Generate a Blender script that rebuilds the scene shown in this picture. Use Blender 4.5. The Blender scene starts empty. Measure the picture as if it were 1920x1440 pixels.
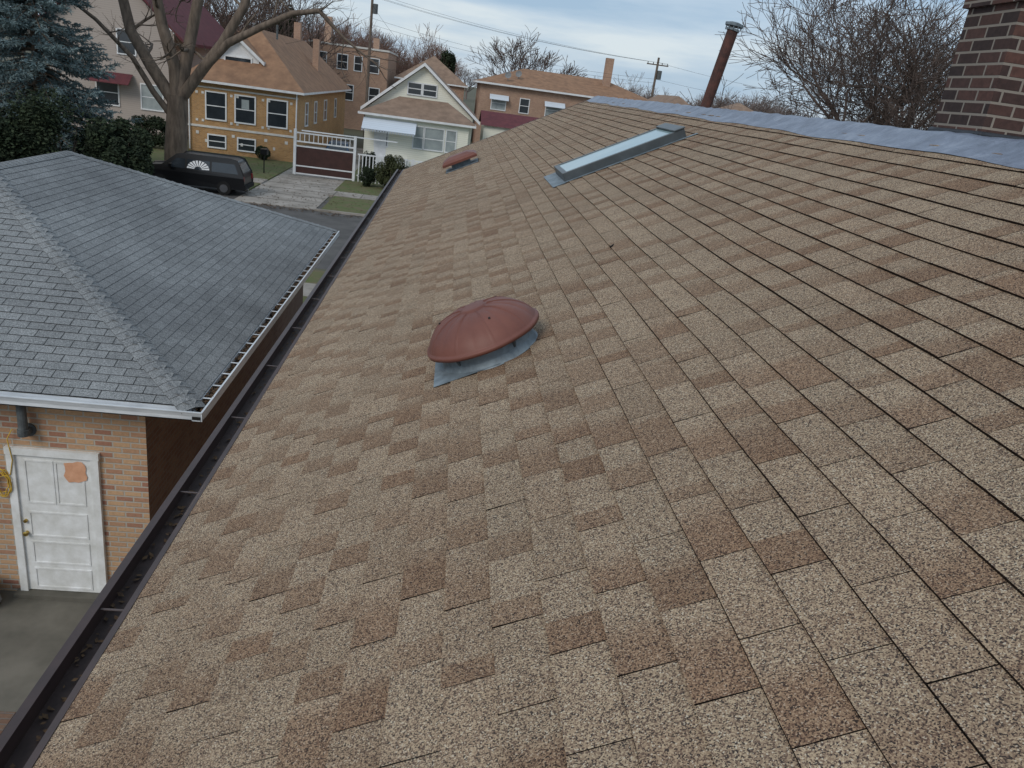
import bpy, math, random
import numpy as np
from mathutils import Vector, Matrix
from math import sin,cos,radians,pi
rnd=random.Random(7)
GZ=-6.85
D=bpy.data
scene=bpy.context.scene
col=scene.collection
# ---------------------------------------------------------------- helpers
def empty(name,rotz=0.0):
    o=D.objects.new(name,None); col.objects.link(o); o.empty_display_size=.3
    o.rotation_euler=(0,0,rotz); return o
def mkobj(name,verts,faces,mats,parent=None,midx=None,uvs='auto',smooth=False,cols=None):
    me=D.meshes.new(name)
    me.from_pydata([tuple(v) for v in verts],[],faces)
    if not isinstance(mats,(list,tuple)): mats=[mats]
    for m in mats: me.materials.append(m)
    if midx is not None: me.polygons.foreach_set('material_index',midx)
    me.update()
    if uvs=='auto':
        uvl=me.uv_layers.new(name='UVMap')
        n=len(me.loops)
        arr=np.zeros((n,2),dtype=np.float32)
        V=np.array([tuple(v) for v in verts],dtype=np.float32)
        for p in me.polygons:
            nx,ny,nz=abs(p.normal.x),abs(p.normal.y),abs(p.normal.z)
            if nz>.75: a,b=0,1
            elif nx>ny: a,b=1,2
            else: a,b=0,2
            for li in p.loop_indices:
                v=V[me.loops[li].vertex_index]
                arr[li]=(v[a],v[b])
        uvl.data.foreach_set('uv',arr.ravel())
    elif uvs is not None:
        uvl=me.uv_layers.new(name='UVMap')
        uvl.data.foreach_set('uv',np.array(uvs,dtype=np.float32).ravel())
    if cols is not None:
        ca=me.color_attributes.new(name='tone',type='FLOAT_COLOR',domain='CORNER')
        ca.data.foreach_set('color',np.array(cols,dtype=np.float32).ravel())
    if smooth: me.polygons.foreach_set('use_smooth',[True]*len(me.polygons))
    o=D.objects.new(name,me); col.objects.link(o)
    if parent: o.parent=parent
    return o
class MB:
    def __init__(s): s.v=[];s.f=[];s.m=[]
    def quad(s,a,b,c,d,m=0):
        i=len(s.v); s.v+=[a,b,c,d]; s.f.append((i,i+1,i+2,i+3)); s.m.append(m)
    def tri(s,a,b,c,m=0):
        i=len(s.v); s.v+=[a,b,c]; s.f.append((i,i+1,i+2)); s.m.append(m)
    def poly(s,pts,m=0):
        i=len(s.v); s.v+=list(pts); s.f.append(tuple(range(i,i+len(pts)))); s.m.append(m)
    def box(s,x0,x1,y0,y1,z0,z1,m=0):
        i=len(s.v)
        s.v+=[(x0,y0,z0),(x1,y0,z0),(x1,y1,z0),(x0,y1,z0),(x0,y0,z1),(x1,y0,z1),(x1,y1,z1),(x0,y1,z1)]
        for f in [(0,3,2,1),(4,5,6,7),(0,1,5,4),(1,2,6,5),(2,3,7,6),(3,0,4,7)]:
            s.f.append(tuple(i+k for k in f)); s.m.append(m)
    def obox(s,o,a,b,c,m=0):
        """box from origin corner o with edge vectors a,b,c"""
        o=Vector(o);a=Vector(a);b=Vector(b);c=Vector(c);i=len(s.v)
        s.v+=[o,o+a,o+a+b,o+b,o+c,o+a+c,o+a+b+c,o+b+c]
        for f in [(0,3,2,1),(4,5,6,7),(0,1,5,4),(1,2,6,5),(2,3,7,6),(3,0,4,7)]:
            s.f.append(tuple(i+k for k in f)); s.m.append(m)
    def tube(s,p0,p1,r0,r1,n=8,m=0,caps=True):
        p0=Vector(p0);p1=Vector(p1);d=(p1-p0).normalized()
        a=d.orthogonal().normalized();b=d.cross(a);i=len(s.v)
        for k in range(n):
            t=2*pi*k/n; s.v.append(p0+(a*cos(t)+b*sin(t))*r0)
        for k in range(n):
            t=2*pi*k/n; s.v.append(p1+(a*cos(t)+b*sin(t))*r1)
        for k in range(n):
            s.f.append((i+k,i+(k+1)%n,i+n+(k+1)%n,i+n+k)); s.m.append(m)
        if caps:
            s.f.append(tuple(i+k for k in reversed(range(n)))); s.m.append(m)
            s.f.append(tuple(i+n+k for k in range(n))); s.m.append(m)
    def lathe(s,center,axis,prof,n=32,m=0,mod=None):
        c=Vector(center);ax=Vector(axis).normalized()
        a=ax.orthogonal().normalized();b=ax.cross(a);i=len(s.v)
        for (r,h) in prof:
            for k in range(n):
                t=2*pi*k/n
                rr,hh=(r,h) if mod is None else mod(r,h,t)
                s.v.append(c+(a*cos(t)+b*sin(t))*rr+ax*hh)
        for j in range(len(prof)-1):
            for k in range(n):
                s.f.append((i+j*n+k,i+j*n+(k+1)%n,i+(j+1)*n+(k+1)%n,i+(j+1)*n+k)); s.m.append(m)
    def obj(s,name,mats,parent=None,smooth=False):
        return mkobj(name,s.v,s.f,mats,parent,s.m,smooth=smooth)
def bevel(o,w,seg=2):
    md=o.modifiers.new('bevel','BEVEL'); md.width=w; md.segments=seg; md.limit_method='ANGLE'
    return o
# ---------------------------------------------------------------- materials
def nm(name):
    m=D.materials.new(name); m.use_nodes=True
    nt=m.node_tree; b=nt.nodes['Principled BSDF']; return m,nt,b
def node(nt,t,**k):
    n=nt.nodes.new(t)
    for a,v in k.items(): setattr(n,a,v)
    return n
def ramp(nt,fac,stops,interp='LINEAR'):
    r=node(nt,'ShaderNodeValToRGB'); r.color_ramp.interpolation=interp
    e=r.color_ramp.elements
    while len(e)<len(stops): e.new(.5)
    for k,(p,c) in enumerate(stops):
        e[k].position=p; e[k].color=(c[0],c[1],c[2],1)
    nt.links.new(fac,r.inputs[0]); return r.outputs[0]
def mixc(nt,fac,a,b,mode='MIX'):
    n=node(nt,'ShaderNodeMix',data_type='RGBA',blend_type=mode)
    for s,v in ((n.inputs[0],fac),(n.inputs[6],a),(n.inputs[7],b)):
        if hasattr(v,'is_output'): nt.links.new(v,s)
        elif isinstance(v,(int,float)): s.default_value=v
        else: s.default_value=(v[0],v[1],v[2],1)
    return n.outputs[2]
def noise(nt,scale,detail=4,rough=.55,vec=None,stretch=None):
    if vec is None:
        tc=node(nt,'ShaderNodeTexCoord'); vec=tc.outputs['Object']
    if stretch:
        mp=node(nt,'ShaderNodeMapping'); mp.inputs['Scale'].default_value=stretch
        nt.links.new(vec,mp.inputs[0]); vec=mp.outputs[0]
    n=node(nt,'ShaderNodeTexNoise'); n.inputs['Scale'].default_value=scale
    n.inputs['Detail'].default_value=detail; n.inputs['Roughness'].default_value=rough
    nt.links.new(vec,n.inputs['Vector']); return n.outputs['Fac']
def bump(nt,b,h,strength=.3,dist=.01):
    n=node(nt,'ShaderNodeBump'); n.inputs['Strength'].default_value=strength
    n.inputs['Distance'].default_value=dist
    nt.links.new(h,n.inputs['Height']); nt.links.new(n.outputs[0],b.inputs['Normal'])
def simple(name,c1,c2=None,scale=3,rough=.8,metal=0,bs=0,bscale=None,stretch=None,spec=.3):
    m,nt,b=nm(name)
    if c2 is None: c2=tuple(x*.75 for x in c1)
    f=noise(nt,scale,4,.6,stretch=stretch)
    c=ramp(nt,f,[(.3,c2),(.7,c1)])
    nt.links.new(c,b.inputs['Base Color'])
    b.inputs['Roughness'].default_value=rough; b.inputs['Metallic'].default_value=metal
    b.inputs['Specular IOR Level'].default_value=spec
    if bs: bump(nt,b,noise(nt,bscale or scale*6,3),bs)
    return m
def brickmat(name,c1,c2,mortar,bw=.21,rh=.075,ms=.01,c3=None,rough=.9,var=.35):
    m,nt,b=nm(name)
    uv=node(nt,'ShaderNodeTexCoord')
    br=node(nt,'ShaderNodeTexBrick'); nt.links.new(uv.outputs['UV'],br.inputs['Vector'])
    I=br.inputs
    I['Color1'].default_value=(0,0,0,1);I['Color2'].default_value=(1,1,1,1)
    I['Mortar'].default_value=(.5,.5,.5,1);I['Scale'].default_value=1
    I['Mortar Size'].default_value=ms;I['Mortar Smooth'].default_value=.3
    I['Brick Width'].default_value=bw;I['Row Height'].default_value=rh
    bc=ramp(nt,br.outputs['Color'],[(0,c1),(.5,c3 or tuple((a+d)/2 for a,d in zip(c1,c2))),(1,c2)])
    g=noise(nt,30,3)
    bc=mixc(nt,var,bc,ramp(nt,g,[(.3,(.35,.35,.35)),(.7,(1,1,1))]),'MULTIPLY')
    cc=mixc(nt,br.outputs['Fac'],bc,mortar)
    n2=noise(nt,.9,4)
    cc=mixc(nt,.35,cc,ramp(nt,n2,[(.35,(.55,.53,.5)),(.65,(1,1,1))]),'MULTIPLY')
    nt.links.new(cc,b.inputs['Base Color']); b.inputs['Roughness'].default_value=rough
    inv=node(nt,'ShaderNodeMath',operation='SUBTRACT'); inv.inputs[0].default_value=1
    nt.links.new(br.outputs['Fac'],inv.inputs[1]); bump(nt,b,inv.outputs[0],.7,.008)
    return m
def shinglemat(name,stops,dark,gscale,blot=.4,bigs=.35,pvlow=.86,bigscale=.55):
    m,nt,b=nm(name)
    at=node(nt,'ShaderNodeAttribute',attribute_name='tone')
    sp=node(nt,'ShaderNodeSeparateColor'); nt.links.new(at.outputs['Color'],sp.inputs[0])
    tc=node(nt,'ShaderNodeTexCoord')
    vo=node(nt,'ShaderNodeTexVoronoi'); vo.inputs['Scale'].default_value=gscale
    nt.links.new(tc.outputs['Object'],vo.inputs['Vector'])
    s2=node(nt,'ShaderNodeSeparateColor'); nt.links.new(vo.outputs['Color'],s2.inputs[0])
    light=ramp(nt,s2.outputs[0],stops,'CONSTANT')
    dk=mixc(nt,1.0,light,dark,'MULTIPLY')
    n1=noise(nt,10,3,.6)
    ad=node(nt,'ShaderNodeMath',operation='MULTIPLY_ADD'); nt.links.new(n1,ad.inputs[0])
    ad.inputs[1].default_value=blot; ad.inputs[2].default_value=-blot/2
    a2=node(nt,'ShaderNodeMath',operation='ADD',use_clamp=True)
    nt.links.new(ad.outputs[0],a2.inputs[0]); nt.links.new(sp.outputs[0],a2.inputs[1])
    c=mixc(nt,a2.outputs[0],light,dk)
    pv=ramp(nt,sp.outputs[1],[(0,(pvlow,pvlow,pvlow)),(1,(1.0,1.0,1.0))])
    c=mixc(nt,1.0,c,pv,'MULTIPLY')
    big=noise(nt,bigscale,5,.65)
    c=mixc(nt,bigs,c,ramp(nt,big,[(.32,(.60,.60,.61)),(.68,(1,1,1))]),'MULTIPLY')
    bl=ramp(nt,sp.outputs[2],[(0,(1,1,1)),(1,(.10,.09,.09))])
    c=mixc(nt,1.0,c,bl,'MULTIPLY')
    nt.links.new(c,b.inputs['Base Color'])
    b.inputs['Roughness'].default_value=.92; b.inputs['Specular IOR Level'].default_value=.2
    return m
M={}
M['shingle']=shinglemat('brown_shingle_granules',[(0,(.062,.049,.042)),(.17,(.165,.112,.083)),(.34,(.285,.202,.138)),(.55,(.40,.298,.20)),(.8,(.515,.40,.27)),(.95,(.60,.52,.40))],(.70,.585,.535),330,.32,.25,.88)
M['shinglegrey']=shinglemat('grey_shingle_granules',[(0,(.185,.195,.20)),(.3,(.265,.277,.282)),(.6,(.335,.348,.352)),(.85,(.42,.43,.433))],(.80,.80,.80),130,.3,.95,.86,.38)
M['under']=simple('roof_felt',(.025,.022,.02),rough=.95)
M['undergrey']=simple('roof_felt_grey',(.055,.058,.06),rough=.95)
M['gutterbrown']=simple('brown_gutter_metal',(.065,.040,.036),(.042,.028,.026),6,.45,spec=.45)
M['gutterin']=simple('gutter_inside',(.055,.036,.032),(.03,.02,.018),14,.6)
M['hanger']=simple('gutter_hanger_metal',(.12,.09,.085),(.08,.06,.055),14,.5)
M['blackbits']=simple('black_bits',(.02,.018,.016),rough=.9)
M['white']=simple('white_paint',(.78,.79,.80),(.64,.65,.66),2.5,.5)
M['whitemetal']=simple('white_gutter_metal',(.72,.75,.78),(.50,.53,.56),3,.4,stretch=(1,.3,4))
M['doorwhite']=simple('worn_door_paint',(.82,.83,.83),(.60,.60,.57),5,.55,bs=.15,bscale=60)
M['primer']=simple('exposed_wood_patch',(.72,.40,.25),(.58,.29,.17),12,.8)
M['brass']=simple('brass',(.6,.42,.12),(.4,.28,.08),9,.3,metal=1)
M['steel']=simple('grey_painted_steel',(.13,.145,.15),(.06,.066,.07),9,.6)
M['yellow']=simple('yellow_cord',(.65,.42,.06),rough=.6)
M['dome']=simple('rust_brown_vent_paint',(.19,.075,.056),(.14,.054,.042),4,.5,spec=.3,bs=.08,bscale=90)
M['galv']=simple('blue_grey_galvanized',(.245,.295,.33),(.11,.135,.155),12,.55,metal=.15)
M['darkframe']=simple('skylight_frame_grey',(.085,.10,.11),(.055,.065,.07),6,.4,spec=.5)
M['brick']=brickmat('common_brick',(.52,.31,.18),(.37,.17,.115),(.44,.40,.34),c3=(.60,.38,.22),ms=.011)
M['brickdark']=brickmat('chimney_brick',(.045,.028,.026),(.15,.068,.052),(.27,.235,.2),bw=.235,rh=.082,ms=.010,c3=(.09,.046,.038),var=.6)
M['brickyel']=brickmat('golden_brick',(.60,.32,.12),(.44,.22,.08),(.42,.34,.23),c3=(.55,.29,.10))
M['brickor']=brickmat('orange_brick',(.52,.31,.20),(.40,.22,.145),(.4,.34,.29))
M['brickshade']=brickmat('shaded_brick',(.22,.135,.09),(.17,.09,.06),(.17,.14,.12))  # common brick darkened: the garage side wall's shadow is in the colour
M['stone']=simple('limestone_trim',(.70,.68,.64),rough=.8)
M['roofbr']=simple('tan_brown_roof',(.32,.185,.11),(.20,.115,.072),1.6,.9,bs=.4,bscale=9)
M['roofbr2']=simple('brown_roof',(.29,.20,.145),(.19,.13,.095),1.6,.9,bs=.4,bscale=9)
M['roofmar']=simple('maroon_roof',(.14,.04,.045),(.09,.027,.033),2,.8)
M['roofgr']=simple('grey_roof',(.25,.26,.265),(.17,.175,.18),2,.9)
def siding(name,c1,step=.15):
    m,nt,b=nm(name)
    tc=node(nt,'ShaderNodeTexCoord'); sp=node(nt,'ShaderNodeSeparateXYZ'); nt.links.new(tc.outputs['Object'],sp.inputs[0])
    mu=node(nt,'ShaderNodeMath',operation='MULTIPLY'); mu.inputs[1].default_value=1/step; nt.links.new(sp.outputs[2],mu.inputs[0])
    fr=node(nt,'ShaderNodeMath',operation='FRACT'); nt.links.new(mu.outputs[0],fr.inputs[0])
    c=ramp(nt,fr.outputs[0],[(0,tuple(x*.55 for x in c1)),(.12,c1),(1,tuple(x*.93 for x in c1))])
    nt.links.new(c,b.inputs['Base Color']); bump(nt,b,fr.outputs[0],.3,.01)
    b.inputs['Roughness'].default_value=.6; return m
M['cream']=siding('cream_siding',(.82,.81,.70))
M['beige']=siding('beige_siding',(.42,.36,.32))
M['glass']=simple('window_glass',(.035,.042,.05),(.02,.025,.03),1.5,.08,spec=.8)
M['curtain']=simple('window_with_curtain',(.36,.40,.40),(.22,.25,.26),1.4,.25,spec=.6)
M['awning']=siding('striped_awning',(.62,.68,.75),.12)
M['concrete']=simple('concrete',(.38,.345,.31),(.20,.18,.155),.9,.9,bs=.15,bscale=30)
M['patio']=simple('stained_patio_concrete',(.19,.175,.145),(.09,.085,.07),1.3,.85,bs=.15,bscale=30)
M['asphalt']=simple('asphalt',(.12,.113,.108),(.07,.067,.065),1.1,.9,bs=.2,bscale=40)
M['grass']=simple('lawn_grass',(.085,.12,.035),(.14,.115,.065),1.8,.95,bs=.6,bscale=25)
M['earth']=simple('distant_ground',(.13,.115,.085),(.08,.085,.05),.05,.95)
M['bark']=simple('bark',(.20,.155,.12),(.085,.066,.052),5,.95,bs=.6,bscale=22,stretch=(1,1,.25))
M['twig']=simple('twigs',(.15,.11,.095),(.09,.068,.058),3,.95)
M['twigfar']=simple('hazed_twigs',(.22,.175,.155),(.15,.12,.11),.1,.95)  # lighter grey-brown twigs, distance haze put into the colour
M['twigred']=simple('reddish_twigs',(.26,.165,.13),(.17,.11,.09),.1,.95)
M['spruce']=simple('blue_spruce_needles',(.215,.285,.295),(.08,.12,.12),1.7,.8)
M['yew']=simple('yew_needles',(.042,.060,.028),(.016,.024,.014),1.5,.85)
M['hedge']=simple('hedge_leaves',(.085,.095,.04),(.035,.042,.02),2.5,.85)
M['rust']=simple('rusty_pipe',(.11,.046,.035),(.045,.025,.022),14,.75,bs=.3,bscale=70)
M['black']=simple('black_car_paint',(.008,.0085,.010),(.006,.006,.007),1,.3,spec=.4)
M['tyre']=simple('tyre_rubber',(.015,.015,.015),rough=.9)
M['chrome']=simple('wheel_metal',(.16,.16,.17),rough=.35,metal=.6)
M['gatebr']=simple('brown_gate_panel',(.075,.035,.03),(.05,.025,.022),3,.55)
M['lead']=simple('black_flashing',(.045,.05,.06),(.02,.022,.027),7,.5,bs=.5,bscale=14)
M['wood']=simple('utility_pole_wood',(.17,.135,.11),(.1,.08,.065),2,.9)
M['red']=simple('tail_lamp_red',(.4,.02,.02),rough=.3)
M['leaf']=simple('fallen_leaves',(.14,.085,.045),(.05,.03,.02),30,.95)
m,nt,b=nm('blue_grey_ridge_membrane')
c=ramp(nt,noise(nt,6,5,.65),[(.3,(.12,.14,.185)),(.55,(.185,.215,.28)),(.78,(.31,.345,.41))])
nt.links.new(c,b.inputs['Base Color']); b.inputs['Roughness'].default_value=.42
b.inputs['Specular IOR Level'].default_value=.4
bump(nt,b,noise(nt,16,4,.6),.6,.02); M['membrane']=m
m,nt,b=nm('skylight_glass')
c=ramp(nt,noise(nt,2,3),[(.3,(.27,.38,.40)),(.7,(.36,.47,.48))]); nt.links.new(c,b.inputs['Base Color'])
b.inputs['Roughness'].default_value=.12; b.inputs['Specular IOR Level'].default_value=.8; M['skyglass']=m

# ---------------------------------------------------------------- shingled face generator
def shingle_face(name,O,A,Up,N,smax,lo,hi,e,tab,gap,thick,mat,under,parent,seed,pdark=.6,jit=.001,fade=True,fixed_half=False,buttdark=1.0,wave=0.0):
    R=random.Random(seed)
    O=Vector(O);A=Vector(A);Up=Vector(Up);N=Vector(N)
    V=[];F=[];C=[]
    def wv(y,s):
        return wave*(sin(y*.9+s*1.9)+.6*sin(y*2.3+s*3.1+1.3)+.35*sin(y*5.1-s*4.0))
    def P(y,s,h):
        k=1 if 0.02<s<smax-.02 else 0
        return O+A*y+Up*(s+wv(y,s)*k)+N*(h+wave*.5*(sin(y*1.1+s*2.2)-1)*k*.5)
    def q(pts,cs):
        i=len(V); V.extend(pts); F.append((i,i+1,i+2,i+3)); C.extend(cs)
    n=int(math.ceil(smax/e)); acc=0
    for i in range(n):
        s0=i*e; s1=min(s0+e,smax)
        l,h=lo(s0),hi(s0)
        if h-l<.05: continue
        acc+=tab*.5 if fixed_half else R.choice((.12,.135,.15,.165))
        off=(acc%tab)+R.uniform(-.006,.006)
        y=math.floor(l/tab)*tab-off
        wob=R.uniform(-.0015,.0015)
        run=R.uniform(0,.15)
        while y<h:
            a=max(y+gap/2,l); b=min(y+tab-gap/2,h); y+=tab
            if b-a<.01: continue
            th=thick*R.uniform(.85,1.2); sj=s0+wob+R.uniform(-jit,jit)
            g=R.random(); rv=R.random()
            run=max(0,min(.25,run+R.uniform(-.1,.1)))
            base=run*.8
            dk=min(1,base+R.uniform(.45,.9)) if rv<pdark else base+R.uniform(.05,.25)
            L=b-a
            d=L*R.uniform(.2,.5); fd=L*R.choice((.01,.08,.25,.45))
            if rv<pdark*.08: d=L*.8; fd=L*.15
            if fade: ys=[a,a+d,min(a+d+fd,b),b]; ds=[dk,dk*.9,base,base]
            else: ys=[a,b]; ds=[dk*.5,dk*.5]
            for k in range(len(ys)-1):
                y0,y1=ys[k],ys[k+1]
                if y1-y0<1e-4: continue
                cu=(ds[k],g,0,1); cv=(ds[k+1],g,0,1)
                q([P(y0,sj,th),P(y1,sj,th),P(y1,s1,.001),P(y0,s1,.001)],[cu,cv,cv,cu])
                q([P(y0,sj,-.001),P(y1,sj,-.001),P(y1,sj,th),P(y0,sj,th)],[(1,g,buttdark,1)]*4)
    o=mkobj(name,V,F,mat,parent,uvs=None,cols=C)
    l0,h0,l1,h1=lo(0),hi(0),lo(smax),hi(smax)
    dz=-.001-wave
    m=MB(); m.quad(O+A*l0+N*dz,O+A*h0+N*dz,O+A*max(h1,l1+.001)+Up*smax+N*dz,O+A*l1+Up*smax+N*dz)
    m.obj(name+'_underlay',under,parent)
    return o
def caps(name,p0,p1,N1,N2,w,mat,parent,step=.14,h0=.012,seed=1,dark=.4):
    R=random.Random(seed)
    p0=Vector(p0);p1=Vector(p1);h=(p1-p0);L=h.length;h.normalize()
    d1=h.cross(Vector(N1)).normalized();d2=h.cross(Vector(N2)).normalized()
    if d1.z>0:d1=-d1
    if d2.z>0:d2=-d2
    up=(Vector(N1)+Vector(N2)).normalized()
    V=[];F=[];C=[]
    s=-.03
    prof=[(0,0),(.3,.004),(.65,.004),(1.0,-.004)]
    while s<L:
        a=p0+h*s+up*(h0+.007); b=p0+h*min(s+step,L)+up*(h0+.001)
        g=R.random(); dk=R.uniform(0,dark)
        for d in (d1,d2):
            rA=[a+d*w*t+up*z for t,z in prof]; rB=[b+d*w*t+up*z for t,z in prof]
            for k in range(3):
                i=len(V); V.extend([rA[k],rA[k+1],rB[k+1],rB[k]]); F.append((i,i+1,i+2,i+3)); C.extend([(dk,g,0,1)]*4)
                i=len(V); V.extend([rA[k],rA[k+1],rA[k+1]-up*.008,rA[k]-up*.008]); F.append((i,i+1,i+2,i+3)); C.extend([(1,g,.3,1)]*4)
            i=len(V); V.extend([rA[3],rB[3],rB[3]-up*.012,rA[3]-up*.012]); F.append((i,i+1,i+2,i+3)); C.extend([(1,g,.3,1)]*4)
        s+=step
    return mkobj(name,V,F,mat,parent,uvs=None,cols=C)

# ================================================================= OUR HOUSE
ROT=radians(-.4)
th=math.atan(.505); ct,st=cos(th),sin(th)
EX,EZ=-1.04,-2.0
RX=3.05; RZ=EZ+.505*(RX-EX)
Y0,Y1=-1.6,18.1
house=empty('bungalow_house',ROT)
Upv=(ct,0,st); Nv=(-st,0,ct)
SM=(RX-EX)/ct
shingle_face('roof_shingles',(EX,Y0,EZ),(0,1,0),Upv,Nv,SM,lambda s:0,lambda s:Y1-Y0,.143,.305,.0032,.0095,M['shingle'],M['under'],house,3,pdark=.72,wave=.0042)
def RP(x,y,h=0):
    z=EZ+.505*(x-EX); return Vector((x,y,z))+Vector(Nv)*h
b=MB()
b.quad((RX,Y0,RZ-.004),(RX,Y1,RZ-.004),(RX+4.1,Y1,RZ-2.07),(RX+4.1,Y0,RZ-2.07))
b.obj('roof_far_slope',M['roofbr2'],house)
b=MB(); b.box(EX+.45,RX+3.6,Y0+.3,Y1-.35,GZ,EZ-.12); b.obj('walls',M['brick'],house)
b=MB()
for yy in (Y0+.3,Y1-.35):
    b.tri((EX+.45,yy,EZ-.12),(RX+3.6,yy,EZ-.12),(RX,yy,RZ-.12))
b.obj('gable_wall',M['brick'],house)
b=MB()
b.box(EX+.02,RX+4.05,Y0+.02,Y1-.02,EZ-.16,EZ-.13)
b.obj('soffit',M['gutterbrown'],house)
b=MB()
for yy in (Y1,Y0-.03):
    b.obox(RP(EX,yy,-.09),(RX-EX,0,RZ-EZ),(0,.03,0),tuple(Vector(Nv)*.10))
b.obj('rake_edge',M['gutterbrown'],house)
# gutter channel
b=MB(); gx0,gx1=EX-.125,EX-.01; gz=EZ-.012
b.box(gx0,gx0+.012,Y0,Y1+.02,gz-.09,gz)
b.box(gx0-.014,gx0+.018,Y0,Y1+.02,gz+.001,gz+.012)
b.box(gx1-.006,gx1+.006,Y0,Y1+.02,gz-.13,gz-.004)
b.box(gx0+.0121,gx1-.0061,Y0,Y1+.02,gz-.075,gz-.063,1)
b.box(gx0+.0122,gx1-.0062,Y1+.005,Y1+.018,gz-.0629,gz-.002)
o=b.obj('gutter',[M['gutterbrown'],M['gutterin']],house)
b=MB(); y=Y0+.5
while y<Y1:
    b.box(gx0+.019,gx1,y,y+.010,gz-.006,gz-.003); y+=.9
b.obj('gutter_hangers',M['hanger'],house)
R=random.Random(19); V=[];F=[]
for i in range(900):
    x=R.uniform(gx0+.02,gx1-.01); y=R.uniform(.3,Y1); z=gz-.06+R.random()*.012; s=R.uniform(.006,.02); a_=R.random()*6.28
    d=Vector((cos(a_),sin(a_),R.uniform(-.3,.3)))*s; e_=Vector((-sin(a_),cos(a_),R.uniform(-.3,.3)))*s*.5
    c=Vector((x,y,z)); i0=len(V); V+= [c-d,c+e_,c+d,c-e_]; F.append((i0,i0+1,i0+2,i0+3))
mkobj('gutter_leaves',V,F,M['leaf'],house)
b=MB(); b.obox((EX-.015,Y0,EZ+.002),(0.03,0,.015),(0,Y1-Y0,0),(0,0,.003)); b.obj('drip_edge',M['gutterbrown'],house)
# ridge membrane
R=random.Random(5)
V=[];F=[];ny=420;nu=14
W1=.25;W2=.3
ph=[R.uniform(0,6) for _ in range(8)]
for i in range(ny+1):
    y=-1.6+(Y1+1.55)*i/ny
    ew=.014*sin(y*2.3)+.010*sin(y*5.1+1)+R.uniform(-.002,.002)
    seam=.005 if (y*.62)%1<.06 else 0
    for j in range(nu+1):
        t=j/nu*2-1
        if t<0:
            d=(-t)*(W1+ew); x=RX-d*ct; z=RZ-d*st
        else:
            d=t*W2; x=RX+d*ct; z=RZ-d*st
        bulge=.012+.022*math.exp(-(t*3)**2)
        rip=.0034*sin(y*9+3*sin(y*1.7)+t*5)+.0024*sin(y*21+t*9+ph[0])+.003*sin(y*1.3+ph[1])
        sg_=-1 if t<0 else 1
        hh=bulge+rip+seam
        if abs(t)>.98: hh=.010
        V.append((x+sg_*st*hh*.5,y,z+hh))
for i in range(ny):
    for j in range(nu):
        a=i*(nu+1)+j; F.append((a,a+1,a+nu+2,a+nu+1))
mkobj('ridge_membrane',V,F,M['membrane'],house,smooth=True)

# ------------------------------------------------ dome vent
dv=empty('dome_roof_vent',ROT)
N=Vector(Nv);U=Vector(Upv);A=Vector((0,1,0))
c0=RP(.305,3.93,0)
b=MB()
b.lathe(c0,N,[(.275,.004),(.268,.012),(.255,.04),(.25,.085),(.235,.10),(.0,.101)],44)
b.obj('base_collar',M['galv'],dv,smooth=False)
b=MB()
b.obox(c0-U*.31-A*.27+N*.010,U*.36,A*.50,N*.003)
b.obj('flashing_plate',M['galv'],dv)
b=MB()
for k in range(5):
    a_=2*pi*k/5+.3; d=U*cos(a_)+A*sin(a_)
    b.tube(c0+d*.25+N*.05,c0+d*.285+N*.13,.008,.008,6)
b.obj('brackets',M['steel'],dv)
b=MB()
NR=9
def dm(r,h,t):
    k=abs(((t*NR/(2*pi))%1)-.5)*2
    rib=.0075*max(0,1-abs(k-1)*14) if .075<r<.29 else 0
    fl=.004*(1-(2*k-1)**2) if .08<r<.3 else 0
    return r*(1-.012*(1-k)) if r>.2 else r, h+rib+fl
prof=[(.0,.268),(.03,.268),(.055,.267),(.066,.265),(.070,.257),(.08,.256),(.12,.251),(.16,.241),(.20,.225),(.235,.204),(.265,.178),(.288,.150),(.300,.130),(.304,.122),(.315,.120),(.317,.112),(.314,.098),(.302,.098),(.26,.125),(.0,.135)]
b.lathe(c0,N,prof,252,mod=dm)
o=b.obj('dome_hood',M['dome'],dv,smooth=True)
b=MB()
for k in range(3):
    a_=2*pi*k/3+.9; d=U*cos(a_)+A*sin(a_)
    b.tube(c0+d*.2+N*.226,c0+d*.2+N*.236,.007,.005,8)
b.obj('hood_screws',M['gutterin'],dv)
# ------------------------------------------------ slant back vent
sv=empty('roof_vent',ROT)
c1=RP(.21,14.1,0)
b=MB()
b.obox(c1-U*.30-A*.34+N*.010,U*.6,A*.62,N*.004,1)
b.obox(c1-U*.17-A*.17+N*.014,U*.34,A*.34,N*.11,1)
pts=lambda s,y,hh:c1+U*s+A*y+N*hh
def ring(w,l,h): return [pts(-w,-l,h),pts(w,-l,h),pts(w,l,h),pts(-w,l,h)]
rs=[ring(.31,.30,.10),ring(.315,.305,.14),ring(.27,.26,.18),ring(.16,.15,.22)]
for a_,c_ in zip(rs[:-1],rs[1:]):
    for k in range(4): b.quad(a_[k],a_[(k+1)%4],c_[(k+1)%4],c_[k])
b.quad(*rs[-1]); b.quad(*rs[0])
b.obj('vent_hood',[M['dome'],M['galv']],sv)
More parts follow.
